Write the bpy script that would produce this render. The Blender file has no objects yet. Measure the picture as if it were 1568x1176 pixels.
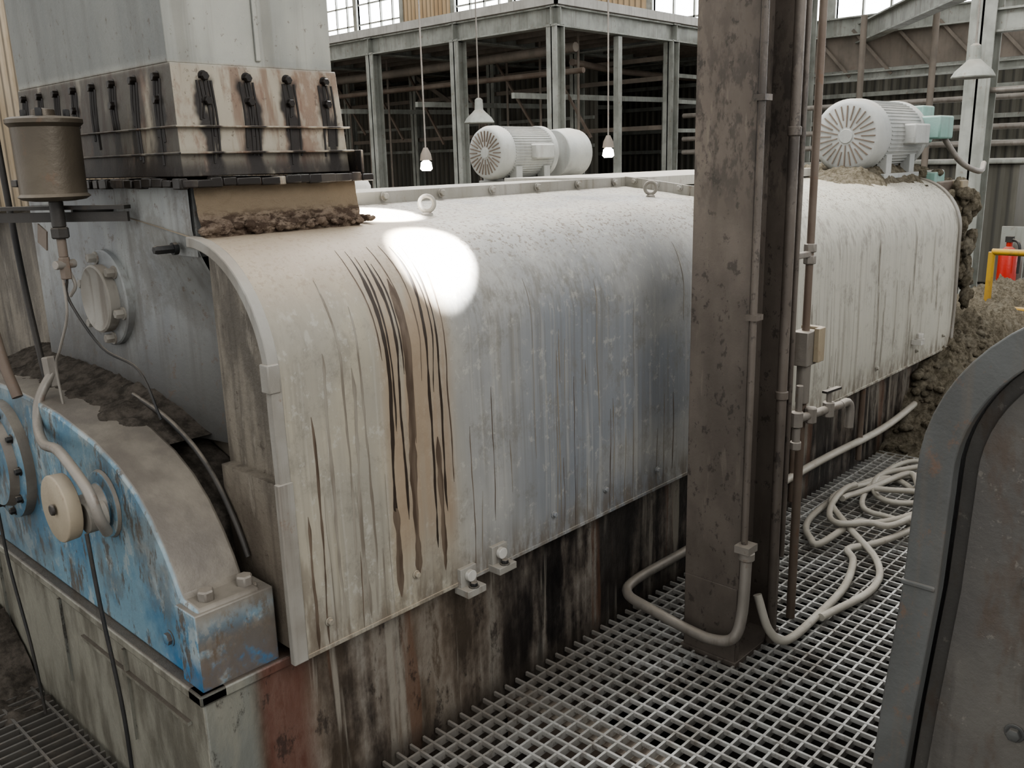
import bpy, bmesh, math, random
from mathutils import Vector, Matrix, noise as mn
random.seed(7)
scene = bpy.context.scene
try:
    scene.view_settings.view_transform='AgX'; scene.view_settings.look='AgX - Medium High Contrast'
except Exception: pass

# ------------------------------------------------------------------ nodes
class V:
    def __init__(s, nt, k): s.nt, s.k = nt, k
    def _m(s, op, o, rev=False):
        n = s.nt.nodes.new('ShaderNodeMath'); n.operation = op
        a, b = (o, s) if rev else (s, o)
        for i, q in enumerate((a, b)):
            if isinstance(q, V): s.nt.links.new(q.k, n.inputs[i])
            elif q is not None: n.inputs[i].default_value = q
        return V(s.nt, n.outputs[0])
    def __add__(s, o): return s._m('ADD', o)
    def __radd__(s, o): return s._m('ADD', o)
    def __sub__(s, o): return s._m('SUBTRACT', o)
    def __rsub__(s, o): return s._m('SUBTRACT', o, True)
    def __mul__(s, o): return s._m('MULTIPLY', o)
    def __rmul__(s, o): return s._m('MULTIPLY', o)
    def __truediv__(s, o): return s._m('DIVIDE', o)
    def abs(s): return s._m('ABSOLUTE', None)
    def frac(s): return s._m('FRACT', None)
    def mx(s, o): return s._m('MAXIMUM', o)
    def ss(s, a, b):
        n = s.nt.nodes.new('ShaderNodeMapRange'); n.interpolation_type = 'SMOOTHSTEP'
        flip = a > b
        if flip: a, b = b, a
        s.nt.links.new(s.k, n.inputs['Value'])
        n.inputs['From Min'].default_value = a; n.inputs['From Max'].default_value = b
        n.inputs['To Min'].default_value = 1.0 if flip else 0.0
        n.inputs['To Max'].default_value = 0.0 if flip else 1.0
        return V(s.nt, n.outputs['Result'])

class T:
    def __init__(s, name, rough=0.7, metal=0.0, spec=0.4):
        s.mat = bpy.data.materials.new(name); s.mat.use_nodes = True
        s.nt = s.mat.node_tree; s.b = s.nt.nodes['Principled BSDF']
        s.b.inputs['Roughness'].default_value = rough
        s.b.inputs['Metallic'].default_value = metal
        s.b.inputs['Specular IOR Level'].default_value = spec
        g = s.nt.nodes.new('ShaderNodeNewGeometry')
        def sep(k):
            n = s.nt.nodes.new('ShaderNodeSeparateXYZ'); s.nt.links.new(k, n.inputs[0])
            return [V(s.nt, o) for o in n.outputs]
        s.x, s.y, s.z = sep(g.outputs['Position'])
        s.nx, s.ny, s.nz = sep(g.outputs['Normal'])
    def vec(s, a, b, c):
        n = s.nt.nodes.new('ShaderNodeCombineXYZ')
        for i, q in enumerate((a, b, c)):
            if isinstance(q, V): s.nt.links.new(q.k, n.inputs[i])
            else: n.inputs[i].default_value = q
        return n.outputs[0]
    def noise(s, sx, sy, sz, detail=3, rough=0.6, off=0.0):
        v = s.vec(s.x*sx+off, s.y*sy, s.z*sz)
        n = s.nt.nodes.new('ShaderNodeTexNoise'); n.inputs['Scale'].default_value = 1
        n.inputs['Detail'].default_value = detail; n.inputs['Roughness'].default_value = rough
        s.nt.links.new(v, n.inputs['Vector'])
        return V(s.nt, n.outputs['Fac'])
    def mix(s, f, a, b):
        n = s.nt.nodes.new('ShaderNodeMix'); n.data_type = 'RGBA'
        if isinstance(f, V): s.nt.links.new(f.k, n.inputs[0])
        else: n.inputs[0].default_value = f
        for i, q in ((6, a), (7, b)):
            if isinstance(q, tuple): n.inputs[i].default_value = (*q, 1)
            else: s.nt.links.new(q, n.inputs[i])
        return n.outputs[2]
    def ramp(s, f, stops):
        n = s.nt.nodes.new('ShaderNodeValToRGB'); e = n.color_ramp.elements
        while len(e) < len(stops): e.new(0.5)
        for i, (p, c) in enumerate(stops):
            e[i].position = p; e[i].color = (*c, 1)
        s.nt.links.new(f.k, n.inputs[0]); return n.outputs[0]
    def done(s, col, bump=None, strength=0.3, dist=0.01, roughv=None):
        if isinstance(col, tuple): s.b.inputs['Base Color'].default_value = (*col, 1)
        else: s.nt.links.new(col, s.b.inputs['Base Color'])
        if bump is not None:
            n = s.nt.nodes.new('ShaderNodeBump'); n.inputs['Strength'].default_value = strength
            n.inputs['Distance'].default_value = dist
            s.nt.links.new(bump.k, n.inputs['Height']); s.nt.links.new(n.outputs[0], s.b.inputs['Normal'])
        if roughv is not None: s.nt.links.new(roughv.k, s.b.inputs['Roughness'])
        return s.mat

def worn(name, c1, c2, drip=(.12,.10,.08), da=.5, dust=(.30,.265,.22), du=.6, rust=(.16,.09,.055), ra=.5, rough=.65, metal=0, bs=.3):
    t = T(name, rough, metal)
    c = t.mix(t.noise(4,4,3).ss(.35,.65), c1, c2)
    d = t.noise(24,24,1.3,4).ss(.5,.72)
    c = t.mix(d*da*t.nz.ss(.7,.3), c, drip)
    c = t.mix(t.noise(18,18,14,6,.75,5).ss(.58,.68)*ra, c, rust)
    c = t.mix(t.nz.ss(.55,.85)*du*(t.noise(9,9,9,5,.7,9).ss(.2,.6)), c, dust)
    return t.done(c, t.noise(60,60,60,4), bs, .004)

# hood paint
t = T('hood_paint', .55, 0, .25)
c = t.mix(t.noise(2.4,2.4,2.0,4).ss(.35,.65), (.335,.33,.31), (.245,.248,.245))
c = t.mix(t.x.ss(1.80,1.55)*.85, c, t.mix(t.noise(5,5,1.5,3).ss(.35,.6), (.35,.315,.24), (.27,.25,.205)))
c = t.mix(t.x.ss(1.80,2.15)*t.x.ss(3.3,2.7)*t.z.ss(1.45,1.2)*t.noise(2.0,2.0,2.0,2,.5,3).ss(.36,.60)*.75, c, (.17,.187,.21))
c = t.mix(t.x.ss(3.2,3.6)*.75, c, (.46,.445,.38))
side = t.nz.ss(.85,.35)
var = t.noise(1.9,1.9,1.0,2,.5,6).ss(.35,.62)
c = t.mix(t.noise(80,80,1.0,3,.6,2).ss(.45,.70)*side*var*.40, c, (.14,.13,.112))
c = t.mix(t.noise(28,28,.55,3,.5).ss(.52,.68)*side*var*.40, c, (.14,.125,.10))
c = t.mix(t.noise(46,46,.7,3,.5,7).ss(.55,.68)*side*.28, c, (.43,.42,.38))
c = t.mix(t.noise(9,9,7,6,.8,12).ss(.50,.66)*.45, c, (.15,.14,.12))
c = t.mix(t.noise(30,30,24,5,.75,21).ss(.56,.66)*.40, c, (.42,.41,.37))
c = t.mix(t.x.ss(1.40,1.46)*t.x.ss(1.70,1.63)*side*t.z.ss(.5,.75)*t.noise(14,14,.6,3,.6,2).ss(.28,.55)*.75, c, (.26,.195,.135))
c = t.mix(t.x.ss(1.24,1.12)*t.z.ss(.95,.55)*t.noise(20,20,6,4).ss(.42,.60)*.7, c, (.12,.095,.07))
c = t.mix(t.z.ss(.62,.48)*t.noise(22,22,6,5,.65,4).ss(.40,.60)*.7, c, (.13,.105,.08))
top = t.nz.ss(.75,.97)
c = t.mix(top*t.noise(5,5,5,4,.6,8).ss(.3,.6)*.6, c, (.37,.34,.285))
c = t.mix(t.nz.ss(.45,.85)*t.noise(75,75,75,3,.7,3).ss(.55,.61)*.8, c, (.12,.095,.07))
c = t.mix(t.x.ss(1.95,1.7)*t.nz.ss(.3,.9)*.75, c, (.33,.27,.205))
hood_m = t.done(c, t.noise(30,30,20,5,.7), .2, .005)
dripdark_m = T('dried_black_liquor', .45).done((.035,.026,.02))
t = T('faint_brown_run', .6)
dripmid_m = t.done(t.mix(t.noise(40,40,5).ss(.35,.65), (.15,.13,.105), (.24,.22,.185)))
t = T('brown_run', .5)
dripbrown_m = t.done(t.mix(t.noise(40,40,5).ss(.35,.65), (.07,.05,.036), (.13,.10,.075)))

# base wall
t = T('base_stained_steel', .38)
f = t.noise(9,9,.55,4,.6)*.6+t.noise(12,12,6,5,.7,4)*.4
f = (f-.5)*2.1+.5
c = t.ramp(f, [(.24,(.008,.007,.007)),(.38,(.022,.019,.018)),(.48,(.08,.068,.058)),(.58,(.15,.132,.113)),(.67,(.22,.205,.18)),(.77,(.06,.05,.042)),(.87,(.25,.24,.215))])
c = t.mix(t.x.ss(2.1,1.5)*.45*t.noise(5,5,1,3,.6,3).ss(.25,.6), c, (.17,.13,.092))
c = t.mix(t.noise(3.5,3.5,.5,4,.6,11).ss(.48,.55)*t.x.ss(1.8,2.1)*.85, c, (.014,.012,.012))
c = t.mix(t.noise(11,11,.6,4,.6,17).ss(.58,.64)*.8, c, (.26,.24,.205))
c = t.mix(t.noise(9,9,.6,4,.6,23).ss(.60,.66)*.7, c, (.12,.065,.042))
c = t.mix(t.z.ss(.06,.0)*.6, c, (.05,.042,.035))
c = t.mix(t.x.ss(1.20,1.12)*t.x.ss(1.0,1.04)*.75, c, (.11,.045,.033))
c = t.mix(t.x.ss(1.02,.98), c, t.mix(t.noise(10,5,2,4).ss(.4,.65), (.15,.155,.14), (.20,.195,.165)))
c = t.mix(t.noise(14,14,7,6,.75,8).ss(.56,.64)*.7, c, (.025,.02,.018))
c = t.mix(t.nx.ss(-.5,-.9)*.85, c, t.mix(t.noise(8,8,2.5,5).ss(.40,.62), (.25,.24,.20), (.12,.11,.088)))
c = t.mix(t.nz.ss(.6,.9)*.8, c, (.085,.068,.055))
base_m = t.done(c, t.noise(25,25,12,6,.7), .5, .010)

t = T('head_plate_paint', .5)
c = t.mix(t.noise(5,5,2).ss(.35,.65), (.29,.30,.29), (.21,.22,.225))
c = t.mix(t.noise(26,26,1.5,4).ss(.5,.68)*.5, c, (.12,.11,.10))
c = t.mix(t.noise(5,5,4,6,.75,7).ss(.48,.62)*.5, c, (.13,.12,.105))
c = t.mix(t.z.ss(1.38,1.06)*.85, c, (.06,.057,.053))
c = t.mix(t.y.ss(2.55,2.2)*t.z.ss(1.6,1.4)*.65, c, (.10,.098,.092))  # shading of the plate's curved right side, painted into the colour
c = t.mix(t.noise(30,30,30,5,.75,2).ss(.58,.66)*.6, c, (.11,.08,.06))
plate_m = t.done(c, t.noise(30,30,30,5,.7), .3, .005)
t = T('end_face_weathered', .55)
c = t.mix(t.noise(11,11,4,5).ss(.4,.62), (.18,.16,.13), (.10,.088,.072))
c = t.mix(t.noise(26,26,1.8,4).ss(.5,.68)*.5, c, (.05,.043,.036))
c = t.mix(t.noise(20,20,4,5,.7,8).ss(.58,.68)*.5, c, (.30,.275,.23))
c = t.mix(t.z.ss(1.0,.8)*.5, c, (.10,.08,.062))
c = t.mix(t.noise(30,30,30,5,.75,2).ss(.6,.66)*.6, c, (.05,.038,.03))
end_m = t.done(c, t.noise(30,30,30,5,.7), .45, .008)

t = T('blue_enamel', .42)
c = t.mix(t.noise(6,6,5,4).ss(.38,.60), (.075,.17,.25), (.16,.255,.31))
c = t.mix(t.noise(12,12,8,6,.75,3).ss(.52,.61)*.8, c, (.31,.345,.345))
c = t.mix(t.y.ss(2.25,2.0)*t.z.ss(.6,.68)*.55, c, (.28,.325,.34))
c = t.mix(t.z.ss(.57,.5)*t.y.ss(2.15,2.0)*t.noise(12,12,9,4,.6,8).ss(.35,.5)*.85, c, (.02,.13,.27))
c = t.mix(t.noise(20,20,8,6,.75,6).ss(.52,.61)*.85, c, (.095,.075,.055))
c = t.mix(t.noise(5,5,3,5,.7,16).ss(.5,.62)*.5, c, (.12,.115,.10))
c = t.mix(t.y.ss(2.7,3.1)*.5, c, (.09,.12,.14))
dust = t.mix(t.noise(6,6,6,5).ss(.35,.65), (.14,.125,.108), (.21,.19,.16))
c = t.mix(t.nx.ss(-.75,-.4)*t.z.ss(.6,.68), c, dust)
c = t.mix(t.nx.ss(-.75,-.4)*t.z.ss(.66,.58)*t.noise(18,18,18,5).ss(.30,.50)*.85, c, (.12,.09,.065))
blue_m = t.done(c, t.noise(40,40,40,5,.7), .3, .005)

t = T('chute_steel', .5)
c = t.mix(t.noise(5,5,2).ss(.35,.65), (.33,.33,.295), (.235,.24,.22))
c = t.mix(t.noise(22,22,.8,4).ss(.5,.68)*.4, c, (.14,.13,.11))
below = t.z.ss(1.965,1.945)
c = t.mix(below*.7, c, t.mix(t.noise(14,14,6,5,.7,3).ss(.45,.62), (.31,.27,.205), (.17,.09,.05)))
c = t.mix(below*t.noise(18,18,1.2,4,.6,31).ss(.52,.64)*.7, c, (.13,.07,.045))
fx = ((t.x-1.149+(t.noise(6,6,9,3)-.5)*.07)/.122).frac()
m = (fx-.5).abs().ss(.27,.13)*t.z.ss(1.935,1.905)*t.ny.ss(-.4,-.7)*t.noise(16,16,4,3,.6,2).ss(.36,.46)
c = t.mix(m*.97, c, (.014,.011,.01))
fy = ((t.y-2.2+(t.noise(6,6,9,3)-.5)*.08)/.128).frac()
m = (fy-.5).abs().ss(.24,.12)*t.z.ss(1.94,1.9)*t.nx.ss(-.4,-.7)
c = t.mix(m*.9, c, (.012,.011,.011))
c = t.mix(t.nx.ss(-.4,-.8)*below*.8*t.noise(9,9,3,4,.6,4).ss(.25,.48), c, (.03,.028,.026))
c = t.mix(t.z.ss(1.76,1.69)*t.noise(12,12,5,4,.6,6).ss(.28,.46)*.92, c, (.022,.018,.016))
c = t.mix(t.nx.ss(-.5,-.9)*t.z.ss(1.95,1.98)*.6, c, (.11,.118,.118))
c = t.mix(t.noise(40,40,30,5,.75,5).ss(.6,.66)*.6, c, (.08,.055,.04))
chute_m = t.done(c, t.noise(30,30,20,5,.7), .4, .006)

t = T('weathered_column_steel', .5)
c = t.mix(t.noise(5,5,3,5).ss(.35,.65), (.10,.085,.073), (.142,.122,.105))
c = t.mix(t.noise(26,26,18,5,.75,4).ss(.57,.63)*.6, c, (.03,.026,.024))
c = t.mix(t.noise(30,30,5,4,.6,2).ss(.60,.70)*.3, c, (.22,.19,.16))
c = t.mix(t.z.ss(1.45,1.7)*t.z.ss(2.3,1.8)*t.noise(22,22,9,5,.7,9).ss(.45,.56)*.55, c, (.022,.02,.02))
col_m = t.done(c, t.noise(45,45,45,5,.75), .3, .004)

t = T('galvanised_grating', .38, .25)
c = t.mix(t.noise(5,5,5,4).ss(.35,.65), (.54,.54,.52), (.38,.37,.345))
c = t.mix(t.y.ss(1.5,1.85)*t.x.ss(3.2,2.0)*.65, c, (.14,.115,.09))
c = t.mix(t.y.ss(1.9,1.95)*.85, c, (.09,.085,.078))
c = t.mix(t.noise(3,3,3,5,.7,13).ss(.50,.66)*.6, c, (.19,.17,.145))
c = t.mix(t.noise(30,30,30,4,.7,3).ss(.54,.64)*.5, c, (.17,.145,.12))
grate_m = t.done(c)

t = T('pulp_debris', .95, 0, .1)
c = t.mix(t.noise(40,40,40,6,.75).ss(.35,.65), (.14,.12,.085), (.32,.285,.22))
c = t.mix(t.noise(10,10,10,4,.6,4).ss(.5,.7)*.5, c, (.35,.325,.265))
mud_m = t.done(c, t.noise(110,110,110,6,.8), 1.0, .02)
t = T('dark_grime', .95, 0, .1)
c = t.mix(t.noise(20,20,20,6,.75).ss(.35,.65), (.045,.04,.034), (.11,.096,.082))
grime_m = t.done(c, t.noise(110,110,110,6,.8), .7, .008)
t = T('chute_pulp', .95, 0, .1)
c = t.mix(t.noise(40,40,40,5,.7).ss(.35,.6), (.20,.15,.115), (.35,.28,.22))
c = t.mix(t.z.ss(1.565,1.60), c, (.33,.265,.19))
c = t.mix(t.z.ss(1.60,1.575)*t.z.ss(1.515,1.54)*t.noise(25,25,60,5,.7,5).ss(.44,.56)*.8, c, (.075,.05,.038))
pulp_m = t.done(c, t.noise(80,80,80,6,.8), 1, .015)
t = T('neighbour_panel_paint', .55)
c = t.mix(t.noise(4,4,3,5).ss(.35,.65), (.085,.08,.074), (.12,.112,.10))
c = t.mix(t.noise(7,7,3,5,.7,5).ss(.52,.64)*.6, c, (.08,.056,.04))
c = t.mix(t.noise(20,20,2,4).ss(.54,.68)*.4, c, (.05,.045,.04))
c = t.mix(t.noise(30,30,30,5,.75,9).ss(.6,.66)*.6, c, (.18,.165,.145))
tank_m = t.done(c, t.noise(40,40,40,5,.7), .4, .005)

pipe_m = worn('galvanised_pipe', (.19,.175,.155), (.26,.24,.215), ra=.4, rough=.45, metal=.2)
brownpipe_m = worn('rusty_pipe', (.12,.09,.07), (.165,.135,.11), ra=.5, rough=.6)
hose_m = worn('grey_rubber_hose', (.38,.36,.315), (.48,.46,.41), da=0, ra=.3, rough=.5)
black_m = worn('black_rubber', (.02,.02,.02), (.05,.045,.04), da=0, ra=.1, rough=.5)
white_m = worn('white_painted_metal', (.46,.45,.42), (.38,.37,.34), da=.3, ra=.25)
motor_m = worn('motor_paint', (.37,.375,.36), (.30,.31,.30), da=.2, du=.5, ra=.12)
teal_m = worn('teal_paint', (.17,.30,.26), (.22,.33,.30), da=.2, ra=.2)
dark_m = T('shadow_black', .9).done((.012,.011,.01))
tar_m = T('tar', .3).done((.015,.012,.01))
brass_m = worn('aged_bronze', (.085,.072,.055), (.125,.105,.08), da=.5, ra=.3, rough=.4, metal=.3)
wood_m = worn('wooden_plug', (.38,.33,.25), (.31,.265,.20), da=.2, ra=.3)
rim_m = worn('rim_paint', (.10,.103,.10), (.072,.073,.07), da=.5, ra=.5, rough=.5, dust=(.13,.12,.105))
lip_m = worn('hood_lip_paint', (.28,.27,.245), (.20,.185,.16), da=.6, ra=.5)
flange_m = worn('bolted_bar_paint', (.32,.31,.285), (.25,.24,.21), ra=.4)
bgsteel_m = worn('pale_green_steel', (.35,.36,.33), (.24,.25,.225), da=.4, ra=.5)
bgdark_m = worn('mezzanine_deck', (.16,.14,.118), (.215,.185,.155), da=.2, ra=.4)  # deck colour lightened in place of background haze
yellow_m = worn('yellow_paint', (.45,.28,.03), (.34,.21,.04), ra=.4)
red_m = worn('red_enamel', (.45,.03,.02), (.38,.03,.02), da=.1, ra=.1, rough=.3)
box_m = worn('cast_box', (.28,.235,.165), (.23,.195,.14), ra=.3)

def siding(name, a, b, horiz_axis='y'):
    t = T(name, .7)
    u = t.y if horiz_axis == 'y' else t.x
    w = (u*7).frac(); w = (w-.5).abs()*2
    c = t.mix(t.noise(3,3,.6,4).ss(.35,.65), a, b)
    c = t.mix(w.ss(.55,.9)*.6, c, (.04,.04,.038))
    return t.done(c, w, .8, .03)
siding_m = siding('corrugated_siding', (.10,.096,.08), (.16,.152,.128))
siding_x = siding('corrugated_siding_north', (.40,.32,.22), (.50,.42,.32), 'x')
tan_m = siding('tan_cladding', (.42,.30,.18), (.52,.40,.26))
t = T('white_brick', .8)
bt = t.nt.nodes.new('ShaderNodeTexBrick'); bt.inputs['Scale'].default_value = 4
bt.inputs['Color1'].default_value = (.62,.62,.6,1); bt.inputs['Color2'].default_value = (.55,.55,.54,1)
bt.inputs['Mortar'].default_value = (.38,.38,.37,1)
t.nt.links.new(t.vec(t.y, t.z, 0.0), bt.inputs['Vector'])
brick_m = t.done(bt.outputs[0])
t = T('concrete', .85)
conc_m = t.done(t.mix(t.noise(2,2,2,5).ss(.3,.7), (.14,.13,.11), (.21,.19,.165)))
t = T('pit_floor', .9)
pit_m = t.done(t.mix(t.noise(2,2,2,5).ss(.3,.7), (.012,.011,.01), (.03,.027,.023)))  # near-black colour supplies the darkness beneath the grating
def glow(name, col, s):
    t = T(name); t.b.inputs['Base Color'].default_value = (*col, 1)
    t.b.inputs['Emission Color'].default_value = (*col, 1); t.b.inputs['Emission Strength'].default_value = s
    return t.mat
win_m = glow('daylit_glass', (.95,.97,1), 9)
bulb_m = glow('lamp_bulb', (1,.98,.85), 20)

# ------------------------------------------------------------------ mesh builder
class B:
    def __init__(s): s.v=[]; s.f=[]; s.m=[]; s.mats=[]
    def mi(s, mat):
        if mat not in s.mats: s.mats.append(mat)
        return s.mats.index(mat)
    def add(s, vs, fs, mat):
        o=len(s.v); k=s.mi(mat)
        s.v += [tuple(v) for v in vs]
        for f in fs: s.f.append([i+o for i in f]); s.m.append(k)
        return s
    def box(s, lo, hi, mat, rot=None):
        x0,y0,z0=lo; x1,y1,z1=hi
        vs=[Vector(p) for p in ((x0,y0,z0),(x1,y0,z0),(x1,y1,z0),(x0,y1,z0),(x0,y0,z1),(x1,y0,z1),(x1,y1,z1),(x0,y1,z1))]
        if rot:
            c=(Vector(lo)+Vector(hi))/2
            vs=[c+rot@(v-c) for v in vs]
        return s.add(vs,[(0,3,2,1),(4,5,6,7),(0,1,5,4),(1,2,6,5),(2,3,7,6),(3,0,4,7)],mat)
    def beam(s, p, q, w, h, mat):
        p,q=Vector(p),Vector(q); d=(q-p).normalized()
        a=Vector((0,0,1)) if abs(d.z)<.9 else Vector((0,1,0))
        u=d.cross(a).normalized()*w/2; w_=u.cross(d).normalized()*h/2
        vs=[p+u+w_,p-u+w_,p-u-w_,p+u-w_,q+u+w_,q-u+w_,q-u-w_,q+u-w_]
        return s.add(vs,[(0,1,2,3),(7,6,5,4),(0,4,5,1),(1,5,6,2),(2,6,7,3),(3,7,4,0)],mat)
    def lathe(s, p, d, prof, mat, n=32):
        p=Vector(p); d=Vector(d).normalized()
        a=Vector((0,0,1)) if abs(d.z)<.9 else Vector((0,1,0))
        u=d.cross(a).normalized(); w=u.cross(d).normalized()
        vs=[]; fs=[]
        for (h,r) in prof:
            for i in range(n):
                an=2*math.pi*i/n
                vs.append(p+d*h+(u*math.cos(an)+w*math.sin(an))*max(r,1e-4))
        for j in range(len(prof)-1):
            for i in range(n):
                k=(i+1)%n
                fs.append((j*n+i,j*n+k,(j+1)*n+k,(j+1)*n+i))
        fs.append(tuple(reversed(range(n)))); fs.append(tuple(range((len(prof)-1)*n,len(prof)*n)))
        return s.add(vs,fs,mat)
    def cyl(s, p, q, r, mat, n=20):
        p,q=Vector(p),Vector(q); L=(q-p).length; e=min(r*.15,L*.2)
        return s.lathe(p,q-p,[(0,r-e),(e,r),(L-e,r),(L,r-e)],mat,n)
    def tube(s, pts, r, mat, n=10, sub=6, smooth=True):
        P=[Vector(p) for p in pts]
        if smooth and len(P)>2:
            Q=[]
            E=[P[0]*2-P[1]]+P+[P[-1]*2-P[-2]]
            for i in range(1,len(E)-2):
                for k in range(sub):
                    u=k/sub; a,b,c,d=E[i-1],E[i],E[i+1],E[i+2]
                    Q.append(.5*((2*b)+(c-a)*u+(2*a-5*b+4*c-d)*u*u+(3*b-a-3*c+d)*u**3))
            Q.append(P[-1]); P=Q
        vs=[];fs=[]; u=None
        for i,p in enumerate(P):
            d=(P[min(i+1,len(P)-1)]-P[max(i-1,0)]).normalized()
            if u is None:
                a=Vector((0,0,1)) if abs(d.z)<.9 else Vector((0,1,0)); u=d.cross(a).normalized()
            else: u=(u-d*u.dot(d)).normalized()
            w=d.cross(u)
            for k in range(n):
                an=2*math.pi*k/n; vs.append(p+(u*math.cos(an)+w*math.sin(an))*r)
        for j in range(len(P)-1):
            for i in range(n):
                k=(i+1)%n; fs.append((j*n+i,j*n+k,(j+1)*n+k,(j+1)*n+i))
        fs.append(tuple(reversed(range(n)))); fs.append(tuple(range((len(P)-1)*n,len(P)*n)))
        return s.add(vs,fs,mat)
    def prism(s, pts, x0, x1, mat, caps=True, closed=True, segs=1):
        n=len(pts); vs=[]; fs=[]
        for j in range(segs+1):
            x=x0+(x1-x0)*j/segs
            vs+=[(x,y,z) for y,z in pts]
        for j in range(segs):
            for i in range(n if closed else n-1):
                k=(i+1)%n; fs.append((j*n+i,j*n+k,(j+1)*n+k,(j+1)*n+i))
        if caps:
            fs.append(tuple(reversed(range(n)))); fs.append(tuple(range(segs*n,(segs+1)*n)))
        return s.add(vs,fs,mat)
    def bolt(s, p, d, r, mat, h=None):
        h=h or r*.9; p=Vector(p); d=Vector(d).normalized()
        s.lathe(p,d,[(0,r*1.35),(h*.25,r*1.35)],mat,14)
        return s.lathe(p+d*h*.25,d,[(0,r),(h*.85,r),(h,r*.8)],mat,6)
    def ring(s, c, axis, R, r, mat, n=24, m=8):
        c=Vector(c); d=Vector(axis).normalized(); a=Vector((0,0,1)) if abs(d.z)<.9 else Vector((0,1,0))
        u=d.cross(a).normalized(); w=u.cross(d)
        vs=[];fs=[]
        for i in range(n):
            an=2*math.pi*i/n; e=u*math.cos(an)+w*math.sin(an)
            for k in range(m):
                b=2*math.pi*k/m; vs.append(c+e*(R+r*math.cos(b))+d*r*math.sin(b))
        for i in range(n):
            for k in range(m):
                fs.append((i*m+k,((i+1)%n)*m+k,((i+1)%n)*m+(k+1)%m,i*m+(k+1)%m))
        return s.add(vs,fs,mat)
    def blob(s, c, rad, mat, amp=.3, sc=6, lv=4, seed=0):
        bm=bmesh.new(); bmesh.ops.create_icosphere(bm,subdivisions=lv,radius=1)
        c=Vector(c); vs=[]
        for v in bm.verts:
            d=v.co.normalized(); q=Vector((d.x*rad[0],d.y*rad[1],d.z*rad[2]))
            k=1+amp*(mn.fractal((c+q)*sc+Vector((seed,0,0)),1,2,5))
            vs.append(c+q*k)
        fs=[[v.index for v in f.verts] for f in bm.faces]; bm.free()
        return s.add(vs,fs,mat)
    def mound(s, x0,x1,y0,y1,hf,mat,nx=60,ny=40,z0=0):
        vs=[];fs=[]
        for i in range(nx+1):
            for j in range(ny+1):
                x=x0+(x1-x0)*i/nx; y=y0+(y1-y0)*j/ny
                vs.append((x,y,z0+hf(x,y)))
        for i in range(nx):
            for j in range(ny):
                a=i*(ny+1)+j; fs.append((a,a+ny+1,a+ny+2,a+1))
        return s.add(vs,fs,mat)
    def obj(s, name, parent=None, bevel=0, ang=40):
        me=bpy.data.meshes.new(name); me.from_pydata(s.v,[],s.f)
        for m in s.mats: me.materials.append(m)
        me.polygons.foreach_set('material_index',s.m)
        bm=bmesh.new(); bm.from_mesh(me); bmesh.ops.recalc_face_normals(bm,faces=bm.faces); bm.to_mesh(me); bm.free()
        me.polygons.foreach_set('use_smooth',[True]*len(me.polygons))
        me.set_sharp_from_angle(angle=math.radians(ang)); me.update()
        o=bpy.data.objects.new(name,me); scene.collection.objects.link(o)
        if parent: o.parent=parent
        if bevel:
            b=o.modifiers.new('bevel','BEVEL'); b.width=bevel; b.segments=2; b.limit_method='ANGLE'; b.angle_limit=math.radians(50)
        return o
def empty(name):
    e=bpy.data.objects.new(name,None); scene.collection.objects.link(e); return e
def fn(x,y,s,seed=0): return mn.fractal(Vector((x*s,y*s,seed)),1,2,6)
def sst(a,b_,v):
    if a>b_: return 1-sst(b_,a,v)
    u=max(0,min(1,(v-a)/(b_-a))); return u*u*(3-2*u)

# ------------------------------------------------------------------ profiles
YC=3.0
def hood_profile(y0, zb, zt, R, crown, yc, n=14, m=10, bulge=0.0):
    pts=[(y0-bulge*.6,zb),(y0-bulge,zb+.25),(y0,zt-R-.1)]
    for i in range(n+1):
        a=math.pi/2*i/n
        pts.append((y0+R-R*math.cos(a), zt-R+R*math.sin(a)))
    for i in range(1,m+1):
        u=i/m; pts.append((y0+R+(yc-y0-R)*u, zt+crown*math.sin(u*math.pi/2)))
    return pts
half=hood_profile(1.82,.475,1.53,.33,.07,YC,bulge=.008)
full=half+[(2*YC-y,z) for y,z in reversed(half[:-1])]

press=empty('screw_press')
b=B()
b.prism(full,1.11,3.43,hood_m,caps=False,closed=False,segs=24)
b.prism([(y+(.004 if y<YC else -.004),z-.004) for y,z in full],3.43,6.0,hood_m,caps=False,closed=False,segs=24)
b.obj('hood',press)

# dried liquor runs lying on the hood skin (thin raised films that follow the profile)
def surf(z):
    for a,c in zip(half[:17],half[1:18]):
        if a[1]<=z<=c[1]:
            u=(z-a[1])/max(c[1]-a[1],1e-6); y=a[0]+(c[0]-a[0])*u
            ty,tz=c[0]-a[0],c[1]-a[1]; L=math.hypot(ty,tz)
            return y,z,-tz/L,ty/L
    return 1.82,z,-1,0
def run(b,xc,w,zt,zb,mat,seed,lift=.0014,wander=.012):
    n=max(8,int((zt-zb)/.012)); vs=[];fs=[]
    for i in range(n+1):
        z=zt-(zt-zb)*i/n; y,zz,ny,nz=surf(z)
        x=xc+wander*mn.noise(Vector((seed*3.7,z*3.2,0)))+.3*wander*mn.noise(Vector((seed*5.1,z*11,2)))
        ww=w*(.62+.55*mn.noise(Vector((seed*1.3,z*9,5)))+.25*mn.noise(Vector((seed,z*30,8))))
        ww=max(.0006,ww)*min(1,(i+.6)/4)*min(1,(n-i+.3)/3)
        for k in (-1,0,1):
            l=lift*(1 if k==0 else .35)
            vs.append((x+k*ww*.5,y+ny*l,zz+nz*l))
    for i in range(n):
        for k in range(2):
            a=i*3+k; fs.append((a,a+1,a+4,a+3))
    b.add(vs,fs,mat)
b=B(); rr=random.Random(5)
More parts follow.
